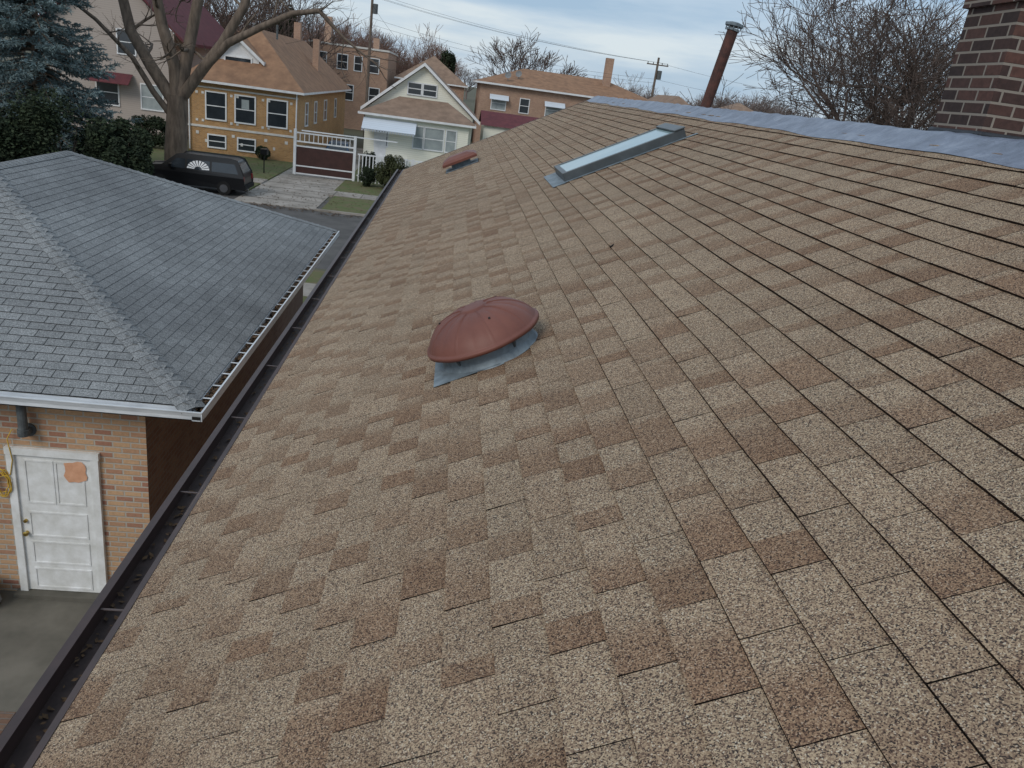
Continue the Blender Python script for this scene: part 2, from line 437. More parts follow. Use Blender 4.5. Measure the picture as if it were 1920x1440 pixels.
# ------------------------------------------------ skylight
sk=empty('skylight',ROT)
s0x,s1x=1.23,2.44; sy0,sy1=8.4,9.2
def SB(mb,xa,xb,ya,yb,h0,h1,m=0):
    o=RP(xa,ya,h0); mb.obox(o,U*((xb-xa)/ct),A*(yb-ya),N*(h1-h0),m)
b=MB()
fw=.05
SB(b,s0x,s1x,sy0,sy0+fw,0,.10); SB(b,s0x,s1x,sy1-fw,sy1,0,.10)
SB(b,s0x,s0x+fw,sy0+fw,sy1-fw,0,.099); SB(b,s1x-.08,s1x,sy0+fw,sy1-fw,0,.11)
SB(b,s1x-.10,s1x+.01,sy0-.010,sy1+.010,.1011,.118)
bevel(b.obj('frame',M['darkframe'],sk),.006)
b=MB(); SB(b,s0x+fw,s1x-.081,sy0+fw,sy1-fw,.07,.092); b.obj('glass_pane',M['skyglass'],sk)
b=MB()
SB(b,s0x-.13,s0x-.002,sy0-.09,sy1+.09,.010,.014)
SB(b,s0x,s1x+.1,sy0-.06,sy0-.002,.010,.013); SB(b,s0x,s1x+.1,sy1+.002,sy1+.08,.010,.013)
b.obj('step_flashing',M['galv'],sk)
# ------------------------------------------------ vent pipe behind ridge
vp=empty('vent_pipe',ROT)
b=MB(); px,py=3.29,10.9
b.tube((px,py,-.9),(px+.03,py,.02),.10,.085,16); b.tube((px+.03,py,0),(px+.20,py,1.07),.073,.073,16)
b.tube((px+.035,py,.03),(px+.042,py,.075),.09,.09,16)
b.obj('pipe',M['rust'],vp,smooth=False)
b=MB(); qx=px+.20; b.tube((qx,py,1.07),(qx+.005,py,1.095),.086,.086,16)
for k in range(10):
    a_=2*pi*k/10; b.tube((qx+.001+.10*cos(a_),py+.10*sin(a_),1.085),(qx+.006+.10*cos(a_),py+.10*sin(a_),1.13),.008,.008,5)
b.tube((qx+.006,py,1.125),(qx+.010,py,1.158),.118,.122,18); b.tube((qx+.010,py,1.158),(qx+.012,py,1.175),.118,.06,18)
b.obj('pipe_cap',M['galv'],vp)
# ------------------------------------------------ brick chimney
ch=empty('brick_chimney',ROT)
b=MB(); cx0,cx1,cy0,cy1=3.58,5.0,5.35,5.93
b.box(cx0,cx1,cy0,cy1,-1.5,.95)
b.box(cx0-.03,cx1+.03,cy0-.03,cy1+.03,.951,1.10)
b.box(cx0-.06,cx1+.06,cy0-.06,cy1+.06,1.101,1.27)
b.obj('brick_shaft',M['brickdark'],ch)
b=MB(); b.box(cx0-.025,cx1+.03,cy0-.025,cy1+.03,-1.2,.14)
b.box(cx0-.09,cx1+.05,cy0-.10,cy1+.05,-1.2,.06)
o=b.obj('flashing',M['lead'],ch); bevel(o,.02)
b=MB(); b.box(cx0-.07,cx1+.07,cy0-.07,cy1+.07,1.271,1.34); b.obj('crown',M['concrete'],ch)
# debris on the roof
b=MB(); b.tube(RP(1.12,5.11,.012),RP(1.145,5.13,.018),.007,.004,6); b.tube(RP(1.125,5.12,.012),RP(1.12,5.14,.016),.005,.003,5)
b.obj('twig_debris',M['blackbits'],None).rotation_euler=(0,0,ROT)

# ================================================================= GARAGE
ga=empty('brick_garage')
gz=-3.9; k=4.4; sl=.4; tg=math.atan(sl); cg,sg=cos(tg),sin(tg)
gx1,gx0=-2.63,-11.4; gy0,gy1=8.53,20.05
SMg=k/cg; rz=gz+sl*k
shingle_face('roof_right_slope',(gx1,gy0,gz),(0,1,0),(-cg,0,sg),(sg,0,cg),SMg,lambda s:s*cg,lambda s:(gy1-gy0)-s*cg,.135,.305,.0065,.006,M['shinglegrey'],M['undergrey'],ga,11,pdark=.5,fade=False,fixed_half=True,buttdark=.8)
shingle_face('roof_front_slope',(gx1,gy0,gz),(-1,0,0),(0,cg,sg),(0,-sg,cg),SMg,lambda s:s*cg,lambda s:(gx1-gx0)-s*cg,.135,.305,.011,.009,M['shinglegrey'],M['undergrey'],ga,12,pdark=.5,fade=False,fixed_half=True,buttdark=.95)
b=MB()
b.quad((gx0,gy0,gz),(gx0,gy1,gz),(gx0+k,gy1-k,rz),(gx0+k,gy0+k,rz))
b.quad((gx0,gy1,gz),(gx1,gy1,gz),(gx1-k,gy1-k,rz),(gx0+k,gy1-k,rz))
b.obj('roof_back_slopes',M['roofgr'],ga)
NR_=(sg,0,cg);NF=(0,-sg,cg);NB=(0,sg,cg);NL=(-sg,0,cg)
caps('front_hip_caps',(gx1,gy0,gz),(gx1-k,gy0+k,rz),NR_,NF,.165,M['shinglegrey'],ga,seed=4,dark=.1)
caps('back_hip_caps',(gx1,gy1,gz),(gx1-k,gy1-k,rz),NR_,NB,.15,M['shinglegrey'],ga,seed=5,dark=.1)
caps('ridge_caps',(gx1-k,gy0+k,rz),(gx1-k,gy1-k,rz),NR_,NL,.15,M['shinglegrey'],ga,seed=6,dark=.1)
caps('left_hip_caps',(gx0,gy0,gz),(gx0+k,gy0+k,rz),NL,NF,.15,M['shinglegrey'],ga,seed=8,dark=.1)
wx1=-3.28; wy0=8.8
b=MB(); b.box(gx0+.5,wx1,wy0,gy1-.45,GZ,gz-.14)
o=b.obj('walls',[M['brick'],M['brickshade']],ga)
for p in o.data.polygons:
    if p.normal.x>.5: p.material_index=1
b=MB(); b.box(gx0+.03,gx1-.03,gy0+.03,gy1-.03,gz-.13,gz-.10); b.obj('soffit',M['white'],ga)
b=MB()
b.box(gx0,gx1-.02,gy0-.012,gy0+.012,gz-.13,gz-.012)
b.box(gx1-.012,gx1+.012,gy0+.02,gy1,gz-.13,gz-.012)
b.obj('fascia',M['whitemetal'],ga)
b=MB()
yF=gy0-.13
b.box(gx0,gx1+.13,yF+.02,gy0-.013,gz-.125,gz-.115)
b.obox((gx0,yF+.02,gz-.125),(gx1+.13-gx0,0,0),(0,.008,0),(0,-.0,.05))
b.obox((gx0,yF+.02,gz-.0749),(gx1+.13-gx0,0,0),(0,.008,0),(0,-.02,.055))
b.box(gx0,gx1+.13,yF-.006,yF+.014,gz-.0195,gz-.008)
xF=gx1+.13
b.box(gx1+.013,xF-.02,gy0-.125,gy1,gz-.1251,gz-.1151)
b.box(xF-.012,xF,gy0-.128,gy1,gz-.125,gz-.02)
b.box(xF-.018,xF+.005,gy0-.13,gy1,gz-.0199,gz-.009)
b.obj('gutters',M['whitemetal'],ga)
b=MB()
y=gy0+.3
while y<gy1:
    b.box(gx1+.0125,xF-.019,y,y+.025,gz-.018,gz-.012); y+=.42
b.obj('gutter_brackets',M['whitemetal'],ga)
R=random.Random(9); V=[];F=[]
for i in range(2600):
    x=R.uniform(gx1+.015,xF-.02); y=gy0+ (gy1-gy0)*R.random()
    z=gz-.06+R.uniform(-.03,.03)+(.015*sin(y*3)); s=R.uniform(.01,.028); a_=R.random()*6.28
    d=Vector((cos(a_),sin(a_),R.uniform(-.5,.5)))*s; e_=Vector((-sin(a_),cos(a_),R.uniform(-.5,.5)))*s*.6
    c=Vector((x,y,z)); i0=len(V); V+= [c-d-e_,c+d-e_,c+d+e_,c-d+e_]; F.append((i0,i0+1,i0+2,i0+3))
mkobj('gutter_leaves',V,F,M['leaf'],ga)
b=MB(); b.box(gx1+.014,xF-.022,gy0-.12,gy1,gz-.11,gz-.075); b.obj('gutter_muck',M['blackbits'],ga)
# door
dr=empty('door'); dr.parent=ga
b=MB(); x0,x1=-4.90,-3.84; zt=-4.74; yy=wy0
b.box(x0,x0+.09,yy-.05,yy+.02,GZ+.05,zt-.09); b.box(x1-.09,x1,yy-.05,yy+.02,GZ+.05,zt-.09)
b.box(x0-.01,x1+.01,yy-.055,yy+.02,zt-.09,zt)
b.obj('door_frame',M['doorwhite'],dr)
b=MB(); lx0,lx1=x0+.092,x1-.092
b.box(lx0,lx1,yy-.018,yy+.02,GZ+.06,zt-.092)
xm=(lx0+lx1)/2
def raised(xa,xb,za,zb):
    t=.022
    b.box(xa,xb,yy-.027,yy-.018,zb-t,zb); b.box(xa,xb,yy-.027,yy-.018,za,za+t)
    b.box(xa,xa+t,yy-.0272,yy-.018,za+t,zb-t); b.box(xb-t,xb,yy-.0272,yy-.018,za+t,zb-t)
raised(lx0+.09,xm-.008,-5.50,-4.90); raised(xm+.008,lx1-.09,-5.50,-4.90)
for za,zb in ((-5.98,-5.62),(-6.38,-6.05),(-6.75,-6.45)): raised(lx0+.09,lx1-.09,za,zb)
b.obj('door_leaf',M['doorwhite'],dr)
V=[];n=18;R=random.Random(3)
for i in range(n):
    a_=2*pi*i/n; r=1+R.uniform(-.12,.12); V.append((-4.12+.125*r*max(-1,min(1,1.25*cos(a_))),yy-.0285,-5.02+.14*r*max(-1,min(1,1.15*sin(a_)))))
b=MB(); b.poly(V); b.obj('bare_patch',M['primer'],dr)
b=MB()
for z in (-5.93,-5.76):
    b.tube((lx0+.05,yy-.018,z),(lx0+.05,yy-.05,z),.022,.022,12)
b.lathe((lx0+.05,yy-.05,-5.93),(0,-1,0),[(.0,.0),(.028,.004),(.034,.02),(.022,.035),(0,.038)],14)
b.obj('door_knob',M['brass'],dr)
b=MB(); b.box(x0-.05,x1+.05,yy-.14,yy-.001,GZ,GZ+.05); b.obj('threshold',M['patio'],dr)
lf=empty('wall_vent_pipe')
b=MB(); zz0=gz-.13
b.tube((-4.62,wy0-.13,zz0),(-4.62,wy0-.13,-4.47),.052,.052,14); b.tube((-4.62,wy0-.13,-4.44),(-4.62,wy0-.13,-4.52),.066,.066,14)
b.tube((-4.62,wy0-.13,-4.49),(-4.62,wy0,-4.50),.05,.05,12); b.tube((-4.62,wy0-.02,-4.50),(-4.62,wy0-.001,-4.50),.085,.085,14)
b.obj('pipe',M['steel'],lf)
cv=D.curves.new('yellow_cord','CURVE'); cv.dimensions='3D'; cv.bevel_depth=.006
sp=cv.splines.new('POLY'); pts=[]
for i in range(140):
    a_=i/140*2*pi*4.5; r=.12+.025*sin(i*.37)+.012*sin(i*1.1); pts.append((-4.97+r*cos(a_)*.8,wy0-.065-.012*sin(i*.31),-5.22+r*1.3*sin(a_)))
pts+= [(-4.86,wy0-.06,-5.1),(-4.82,wy0-.06,-4.9),(-4.85,wy0-.065,-4.62),(-4.8,wy0-.03,-4.5)]
sp.points.add(len(pts)-1)
for i,p_ in enumerate(pts): sp.points[i].co=(*p_,1)
o=D.objects.new('yellow_cord',cv); o.data.materials.append(M['yellow']); col.objects.link(o)
R=random.Random(6); V=[];F=[];nn=16;mm=9
for j in range(mm+1):
    f_=j/mm
    for i in range(nn):
        a_=2*pi*i/nn; r=(.26*math.sqrt(max(.02,1-(abs(f_-.35)/.66)**2)))*(1+.12*sin(3*a_+j)+R.uniform(-.05,.05))
        V.append((-5.28+r*cos(a_),wy0-.33+r*.9*sin(a_),GZ+.01+f_*.42))
for j in range(mm):
    for i in range(nn): F.append((j*nn+i,j*nn+(i+1)%nn,(j+1)*nn+(i+1)%nn,(j+1)*nn+i))
F.append(tuple(range(mm*nn,mm*nn+nn)))
mkobj('rubbish_bag',V,F,M['roofgr'],smooth=True)

# ================================================================= GROUND
b=MB(); b.box(-900,900,-300,1800,GZ-.6,GZ-.012); b.obj('ground',M['earth'])
def sheet(name,x0,x1,y0,y1,z,mat,th=.2):
    b=MB(); b.box(x0,x1,y0,y1,z-th,z); return b.obj(name,mat)
sheet('patio',-12,-.2,-6,23,GZ,M['patio'])
b=MB()
R=random.Random(14)
for i in range(9):
    for j in range(5):
        b.box(-7.2+i*.36+(j%2)*.17,-7.2+i*.36+(j%2)*.17+.33,5.0+j*.36,5.33+j*.36,GZ,GZ+.012+R.random()*.006)
b.obj('brick_paving',M['brickshade'])
sheet('lawn',-60,60,23.01,27.5,GZ-.004,M['grass'],.1)
sheet('sidewalk',-60,60,24,25.6,GZ+.01,M['concrete'])
sheet('road',-200,200,27.8,43.2,GZ-.008,M['asphalt'],.1)
sheet('kerb',-6.2,200,39.5,39.65,GZ+.10,M['concrete'])
sheet('parkway_lawn',-5.9,60,39.66,44.4,GZ+.09,M['grass'])
sheet('driveway_apron',-10.2,-6.21,39.6,51.4,GZ+.03,M['concrete'])
sheet('kerb',-200,-10.25,43.1,43.25,GZ+.10,M['concrete'])
sheet('parkway_lawn',-60,-10.25,43.26,45.9,GZ+.09,M['grass'])
sheet('sidewalk',-60,-10.21,46,47.6,GZ+.11,M['concrete'])
sheet('sidewalk',-6.2,60,44.5,46.2,GZ+.11,M['concrete'])
sheet('front_lawn',-60,-10.21,47.7,57.4,GZ+.10,M['grass'])
sheet('front_lawn',-6.2,60,46.3,62,GZ+.10,M['grass'])
sheet('driveway',-10.2,-6.2,51.5,75,GZ+.04,M['concrete'])
b=MB()
for x in np.arange(-59,-10.4,1.5): b.box(x,x+.03,46.02,47.58,GZ+.1,GZ+.113)
for x in np.arange(-6,59,1.5): b.box(x,x+.03,44.52,46.18,GZ+.1,GZ+.113)
for y in (41.4,43.4,45.5,47.5,49.5): b.box(-10.18,-6.23,y,y+.04,GZ,GZ+.034)
b.obj('pavement_joints',M['blackbits'])
R=random.Random(77); V=[];F=[]
for i in range(3200):
    x=R.uniform(-16,6); y=R.choice((R.uniform(39,46),R.uniform(38.6,39.6),R.uniform(46,57))); zz=GZ+.125 if y>39.6 else GZ+.004
    if x<-6 and y<46: zz=GZ+.11 if x<-10.2 and y>43.2 else GZ+.04
    s=R.uniform(.03,.07); a_=R.random()*6.28
    i0=len(V); V+=[(x-s*cos(a_),y-s*sin(a_),zz),(x+s*.6*sin(a_),y-s*.6*cos(a_),zz+.01),(x+s*cos(a_),y+s*sin(a_),zz),(x-s*.6*sin(a_),y+s*.6*cos(a_),zz+.02)]; F.append((i0,i0+1,i0+2,i0+3))
mkobj('fallen_leaves',V,F,M['leaf'])

# ================================================================= HOUSES
def windows(b_frame,b_glass,b_cur,y,lst,axis='y',x=None):
    for (c,z0,z1,w,cu) in lst:
        f=.09
        G=b_cur if cu else b_glass
        if axis=='y':
            b_frame.box(c-w/2-f,c+w/2+f,y-.06,y+.02,z1,z1+f); b_frame.box(c-w/2-f,c+w/2+f,y-.08,y+.02,z0-f,z0)
            b_frame.box(c-w/2-f,c-w/2,y-.06,y+.02,z0,z1); b_frame.box(c+w/2,c+w/2+f,y-.06,y+.02,z0,z1)
            b_frame.box(c-w/2,c+w/2,y-.035,y+.02,(z0+z1)/2-.03,(z0+z1)/2+.03)
            G.box(c-w/2,c+w/2,y-.015,y+.02,z0,z1)
        else:
            b_frame.box(x-.02,x+.06,c-w/2-f,c+w/2+f,z1,z1+f); b_frame.box(x-.02,x+.08,c-w/2-f,c+w/2+f,z0-f,z0)
            b_frame.box(x-.02,x+.06,c-w/2-f,c-w/2,z0,z1); b_frame.box(x-.02,x+.06,c+w/2,c+w/2+f,z0,z1)
            b_frame.box(x-.02,x+.035,c-w/2,c+w/2,(z0+z1)/2-.03,(z0+z1)/2+.03)
            G.box(x-.02,x+.015,c-w/2,c+w/2,z0,z1)
def hipmesh(b,x0,x1,y0,y1,ze,zr,fh=None,bh=None,th=.15,m=0):
    xc=(x0+x1)/2; hw=(x1-x0)/2
    fh=hw if fh is None else fh; bh=hw if bh is None else bh
    a=(xc,y0+fh,zr);c=(xc,y1-bh,zr)
    E=[(x0,y0,ze),(x1,y0,ze),(x1,y1,ze),(x0,y1,ze)]
    E2=[(x,y,ze-th) for x,y,_ in E]
    b.tri(E[0],E[1],a,m); b.quad(E[1],E[2],c,a,m); b.tri(E[2],E[3],c,m); b.quad(E[3],E[0],a,c,m)
    for i in range(4): b.quad(E2[i],E2[(i+1)%4],E[(i+1)%4],E[i],m+1)
    b.quad(*reversed(E2),m+1)
def gabley(b,x0,x1,y0,y1,ze,zr,th=.14,m=0):
    xc=(x0+x1)/2
    for xe in (x0,x1):
        b.quad((xe,y0,ze),(xe,y1,ze),(xc,y1,zr),(xc,y0,zr),m)
        b.quad((xe,y0,ze-th),(xe,y1,ze-th),(xc,y1,zr-th),(xc,y0,zr-th),m+1)
        b.quad((xe,y0,ze-th),(xe,y1,ze-th),(xe,y1,ze),(xe,y0,ze),m+1)
        for y in (y0,y1): b.quad((xe,y,ze-th),(xc,y,zr-th),(xc,y,zr),(xe,y,ze),m+1)
# ---- yellow brick bungalow
h=empty('yellow_brick_house')
X0,X1,YF,YB=-17.7,-10.4,57.5,83
ze=-2.05
b=MB(); b.box(X0,X1,YF,YB,GZ,ze-.1); b.obj('walls',M['brickyel'],h)
b=MB(); hipmesh(b,X0-.5,X1+.5,YF-.5,YB+.5,ze,1.7,fh=5.2,bh=2.5); b.obj('roof',[M['roofbr'],M['white']],h)
b=MB(); dx0,dx1=-16.4,-13.1; dy=59.0
b.box(dx0+.25,dx1-.25,dy,dy+4,-1.7,-.35); b.poly([(dx0+.25,dy,-.35),(dx1-.25,dy,-.35),((dx0+dx1)/2,dy,.75)]); b.obj('dormer_wall',M['white'],h)
b=MB(); gabley(b,dx0-.15,dx1+.15,dy-.35,dy+4.6,-.45,1.0,.24); b.obj('dormer_roof',[M['roofbr'],M['white']],h)
f,g,c=MB(),MB(),MB()
xs=(-15.85,-13.9,-11.75)
windows(f,g,c,YF,[(x,-4.5,-2.8,1.25,0) for x in xs]+[(-15.8,-6.35,-5.6,1.1,0),(-13.8,-6.35,-5.6,1.1,0)])
windows(f,g,c,dy,[((dx0+dx1)/2,-1.05,-.4,1.7,0)])
windows(f,g,c,0,[(61,-4.4,-2.9,1.0,0),(65,-4.4,-2.9,1.0,0),(70,-4.4,-2.9,1.3,0),(76,-4.4,-2.9,1.0,0)],'x',X1)
f.obj('window_frames',M['white'],h); g.obj('window_glass',M['glass'],h)
b=MB()
for x in xs[1:2]: b.box(x-.25,x+.25,YF-.022,YF-.0151,-3.6,-3.0)
b.obj('window_blind',M['curtain'],h)
b=MB()
b.box(X0-.03,X1+.03,YF-.05,YF-.001,-5.12,-4.98)
b.box(X0-.03,X1+.03,YF-.05,YF-.001,-2.55,-2.45)
for x in (-17.2,-16.8,-14.9,-14.5,-12.8,-12.4,-10.9):
    for z in (-2.95,-4.75): b.box(x,x+.16,YF-.03,YF-.001,z,z+.16)
for x in (-17.2,-14.8,-12.6,-11.2): b.box(x,x+.2,YF-.03,YF-.001,-5.6,-5.4); b.box(x+.6,x+.75,YF-.03,YF-.001,-6.1,-5.9)
b.obj('limestone_trim',M['stone'],h)
b=MB()
for i in range(6): b.box(-10.35,-8.9,59+i*.3,61.2,GZ,GZ+.17*(i+1))
b.obj('side_steps',M['concrete'],h)
b=MB(); b.box(-15.0,-14.4,80,80.7,.6,3.2); b.box(-11.9,-11.4,72,72.6,-1,1.8); b.obj('house_chimney',M['brickor'],h)
b=MB(); b.tube((-13.2,64,1.2),(-13.2,64,2.2),.08,.08,8); b.obj('roof_vent_stack',M['steel'],h)
b=MB(); b.tube((X0+.1,YF-.12,-2.2),(X0+.1,YF-.12,GZ+.2),.05,.05,6); b.tube((X1-.05,YF-.12,-2.2),(X1-.05,YF-.12,GZ+.2),.05,.05,6); b.obj('downspouts',M['white'],h)
# ---- cream house
h=empty('cream_siding_house')
X0,X1,YF,YB=-6.4,1.9,66,82
ze=-2.6; zr=1.05
b=MB(); b.box(X0,X1,YF,YB,GZ,ze-.05)
b.poly([(X0,YF,ze-.05),(X1,YF,ze-.05),((X0+X1)/2,YF,zr-.3)]); b.poly([(X0,YB,ze-.05),(X1,YB,ze-.05),((X0+X1)/2,YB,zr-.3)])
b.obj('walls',M['cream'],h)
b=MB(); gabley(b,X0-.6,X1+.6,YF-.5,YB+.4,ze-.2,zr,.25); b.obj('roof',[M['roofbr2'],M['white']],h)
b=MB(); b.box(-6.3,1.6,62.6,65.99,GZ,-3.15); b.obj('porch_walls',M['cream'],h)
b=MB(); E=[(-6.8,62.2,-3.0),(2.1,62.2,-3.0),(2.1,65.98,-3.0),(-6.8,65.98,-3.0)]; t0,t1=(-4.0,65.4,-1.65),(-.2,65.4,-1.65)
b.quad(E[0],E[1],t1,t0); b.tri(E[1],E[2],t1); b.tri(E[3],E[0],t0); b.quad(E[3],t0,t1,E[2])
b.obj('porch_roof',M['roofbr2'],h)
b=MB(); b.box(-6.82,2.12,62.18,65.97,-3.16,-3.001); b.obj('porch_fascia',M['white'],h)
f,g,c=MB(),MB(),MB()
windows(f,g,c,YF,[(-2.9,-1.35,-.55,1.0,0),(-1.7,-1.35,-.55,1.0,0)])
windows(f,g,c,62.6,[(-2.2,-5.15,-3.6,.7,1),(-1.0,-5.15,-3.6,1.4,1),(.3,-5.15,-3.6,.7,1),(-5.0,-5.3,-3.8,.9,0)])
windows(f,g,c,0,[(69,-4.6,-3.4,1.0,0),(74,-4.6,-3.4,1.0,0)],'x',X1)
f.obj('window_frames',M['white'],h); g.obj('window_glass',M['glass'],h); c.obj('curtain_windows',M['curtain'],h)
b=MB(); b.obox((-6.4,62.5,-3.35),(4.0,0,0),(0,-1.3,-.75),(0,0,-.05))
for i in range(20): b.obox((-6.4+i*.2,62.5-1.3,-4.1),(.1,0,0),(0,.0,-.16),(0,.02,0))
b.obj('awning',M['awning'],h)
b=MB(); b.box(-5.5,-4.6,62.56,62.6,GZ+.8,-4.3); b.box(-6.0,-2.9,61,62.59,GZ,GZ+.8); b.obj('front_steps',M['white'],h)
# ---- orange flat two-storey
h=empty('orange_brick_apartment_house')
b=MB(); b.box(-16.6,-7.6,98,112,GZ,2.1); b.obj('walls',M['brickor'],h)
b=MB(); b.box(-16.7,-7.5,97.9,112.1,2.101,2.3); b.obj('parapet',M['stone'],h)
f,g,c=MB(),MB(),MB()
windows(f,g,c,98,[(-15.2,-.3,1.2,1.1,0),(-12.8,-.3,1.2,1.1,0),(-11,-.3,1.2,.8,0),(-9.2,-.3,1.2,1.1,0),(-15,-3.6,-2,1.1,0),(-12,-3.6,-2,1.1,0),(-9,-3.6,-2,1.1,0)])
f.obj('window_frames',M['white'],h); g.obj('window_glass',M['glass'],h)
b=MB(); b.box(-15.9,-15.1,104,105,2.3,5.3); b.box(-9.9,-9.2,103,104,2.3,3.6); b.obj('house_chimney',M['brickor'],h)
# ---- long orange ranch with hip roof
h=empty('orange_brick_house')
b=MB(); b.box(3.2,24,95,108,GZ,.3); b.obj('walls',M['brickor'],h)
b=MB()
E=[(2.6,94.4,.4),(24.6,94.4,.4),(24.6,108.6,.4),(2.6,108.6,.4)];t0,t1=(8.5,101.5,2.5),(18.5,101.5,2.5)
b.quad(E[0],E[1],t1,t0);b.tri(E[1],E[2],t1);b.quad(E[2],E[3],t0,t1);b.tri(E[3],E[0],t0)
b.obj('roof',M['roofbr'],h)
b=MB(); b.box(2.59,24.61,94.39,108.61,.2,.398); b.obj('fascia',M['white'],h)
f,g,c=MB(),MB(),MB()
windows(f,g,c,95,[(5.5,-2.4,-1.0,1.6,1),(8.5,-2.4,-.9,1.0,0),(12,-2.4,-1.0,1.9,1),(16,-2.4,-1.0,1.6,1),(20,-2.4,-1.0,1.6,1)])
f.obj('window_frames',M['white'],h); g.obj('window_glass',M['glass'],h); c.obj('curtain_windows',M['curtain'],h)
b=MB()
for x,w in ((5.5,2.2),(12,2.4),(16,2.2)): b.obox((x-w/2,94.95,-.8),(w,0,0),(0,-.7,-.5),(0,0,-.06))
b.obj('awnings',M['awning'],h)
b=MB(); b.box(18.0,18.9,99,99.9,.4,4.9); b.obj('house_chimney',M['brickor'],h)
b=MB()
for (x,y,z) in ((7.6,97,1.7),(6.3,95.6,1.4)):
    b.tube((x,y,z-.6),(x,y,z),.03,.03,5); b.lathe((x,y,z),(-.3,-1,.4),[(0,0),(.2,.03),(.38,.12)],14)
b.obj('satellite_dish',M['roofgr'],h)
# ---- maroon small shed
h=empty('small_shed')
b=MB(); b.box(3.2,8.0,74,80,GZ,-3.3); b.obj('walls',M['cream'],h)
b=MB(); b.quad((2.9,73.7,-3.35),(8.4,73.7,-3.35),(8.4,77,-2.2),(2.9,77,-2.2)); b.quad((2.9,80.3,-3.35),(8.4,80.3,-3.35),(8.4,77,-2.2),(2.9,77,-2.2)); b.obj('roof',M['roofmar'],h)
# ---- maroon-roofed house on the left
h=empty('siding_house')
b=MB(); b.box(-29.5,-20.6,64,80,GZ,.6); b.poly([(-29.5,64,.6),(-20.6,64,.6),(-25,64,4.6)]); b.obj('walls',M['beige'],h)
b=MB(); gabley(b,-30.3,-19.6,63.4,80.6,.1,5.0,.2); b.obj('roof',[M['roofmar'],M['roofmar']],h)
f,g,c=MB(),MB(),MB()
windows(f,g,c,64,[(-22.3,-4.9,-3.2,1.5,1),(-25.5,-4.9,-3.2,1.5,0),(-24.0,-1.2,.4,1.2,0)])
f.obj('window_frames',M['white'],h); g.obj('window_glass',M['glass'],h); c.obj('curtain_windows',M['curtain'],h)
b=MB(); b.obox((-26.6,63.9,-2.6),(3.0,0,0),(0,-1,-.7),(0,0,-.05)); b.obj('awning',M['roofmar'],h)
b=MB(); b.box(-20.55,-18.0,70,78,GZ,-2.2); b.obj('side_wing',M['white'],h)
def bghouse(x0,x1,y0,y1,ze,zr,wm,rm):
    h=empty('background_house')
    b=MB(); b.box(x0,x1,y0,y1,GZ,ze-.05); b.obj('walls',wm,h)
    b=MB(); hipmesh(b,x0-.4,x1+.4,y0-.4,y1+.4,ze,zr); b.obj('roof',[rm,M['white']],h)
    f,g,c=MB(),MB(),MB(); windows(f,g,c,y0,[(x0+(x1-x0)*t,ze-2.3,ze-.9,1.1,0) for t in (.22,.5,.78)])
    f.obj('window_frames',M['white'],h); g.obj('window_glass',M['glass'],h)
bghouse(-6.5,1.5,100,112,-.4,2.6,M['brickor'],M['roofbr2'])
bghouse(-30,-20,100,112,-.8,3.0,M['brickor'],M['roofbr'])
bghouse(30,42,95,108,-1.2,2,M['brickor'],M['roofbr2'])
bghouse(-50,-40,60,75,-2.0,1.8,M['brickyel'],M['roofbr2'])
bghouse(14,23,62,78,-2.2,1.2,M['brickyel'],M['roofbr2'])
bghouse(30,39,62,78,-2.2,1.2,M['cream'],M['roofgr'])
bghouse(20,30,130,145,-1,1.9,M['brickor'],M['roofbr'])
bghouse(44,56,130,145,-1,1.9,M['cream'],M['roofgr'])
# ---- gate and fence
gt=empty('driveway_gate')
b=MB(); gx=-9.4; gX=-5.7; gy=51.45; zb=GZ+.1; zt=-4.15
for x in (gx,gX): b.box(x-.08,x+.08,gy-.08,gy+.08,zb,zt+.15)
for z in (zb+.08,zb+.55,-5.0,-4.72,zt-.05): b.box(gx+.081,gX-.081,gy-.04,gy+.04,z-.04,z+.04)
x=gx+.3
while x<gX-.1: b.box(x-.02,x+.02,gy-.02,gy+.02,-4.68,zt-.091); x+=.28
b.box(gx+.35,gX+2.6,gy+.2,gy+.26,zt+.05,zt+.12)
b.obj('gate_frame',M['white'],gt)
b=MB(); b.box(gx+.1,gX-.1,gy-.02,gy+.02,zb+.591,-5.041); b.box(gx+.1,gX-.1,gy-.02,gy+.02,zb+.121,zb+.509); b.obj('gate_panels',M['gatebr'],gt)
fe=empty('white_fence')
b=MB()
x=-5.4
while x<1.5: b.box(x-.03,x+.03,gy-.03,gy+.03,GZ+.1,-5.1); x+=.22
b.box(-5.5,1.5,gy-.035,gy+.035,-5.1,-5.02); b.box(-5.5,1.5,gy-.034,gy+.034,-6.4,-6.33)
for x in (-3.8,-2,0): b.box(x-.06,x+.06,gy-.06,gy+.06,GZ+.1,-4.95)
b.obj('pickets',M['white'],fe)
mb=empty('mailbox'); b=MB(); b.tube((-11.0,50.2,GZ),(-11.0,50.2,GZ+1.2),.04,.04,6); b.box(-11.2,-10.8,50,50.5,GZ+1.2,GZ+1.55); bevel(b.obj('box_on_post',M['black'],mb),.04)
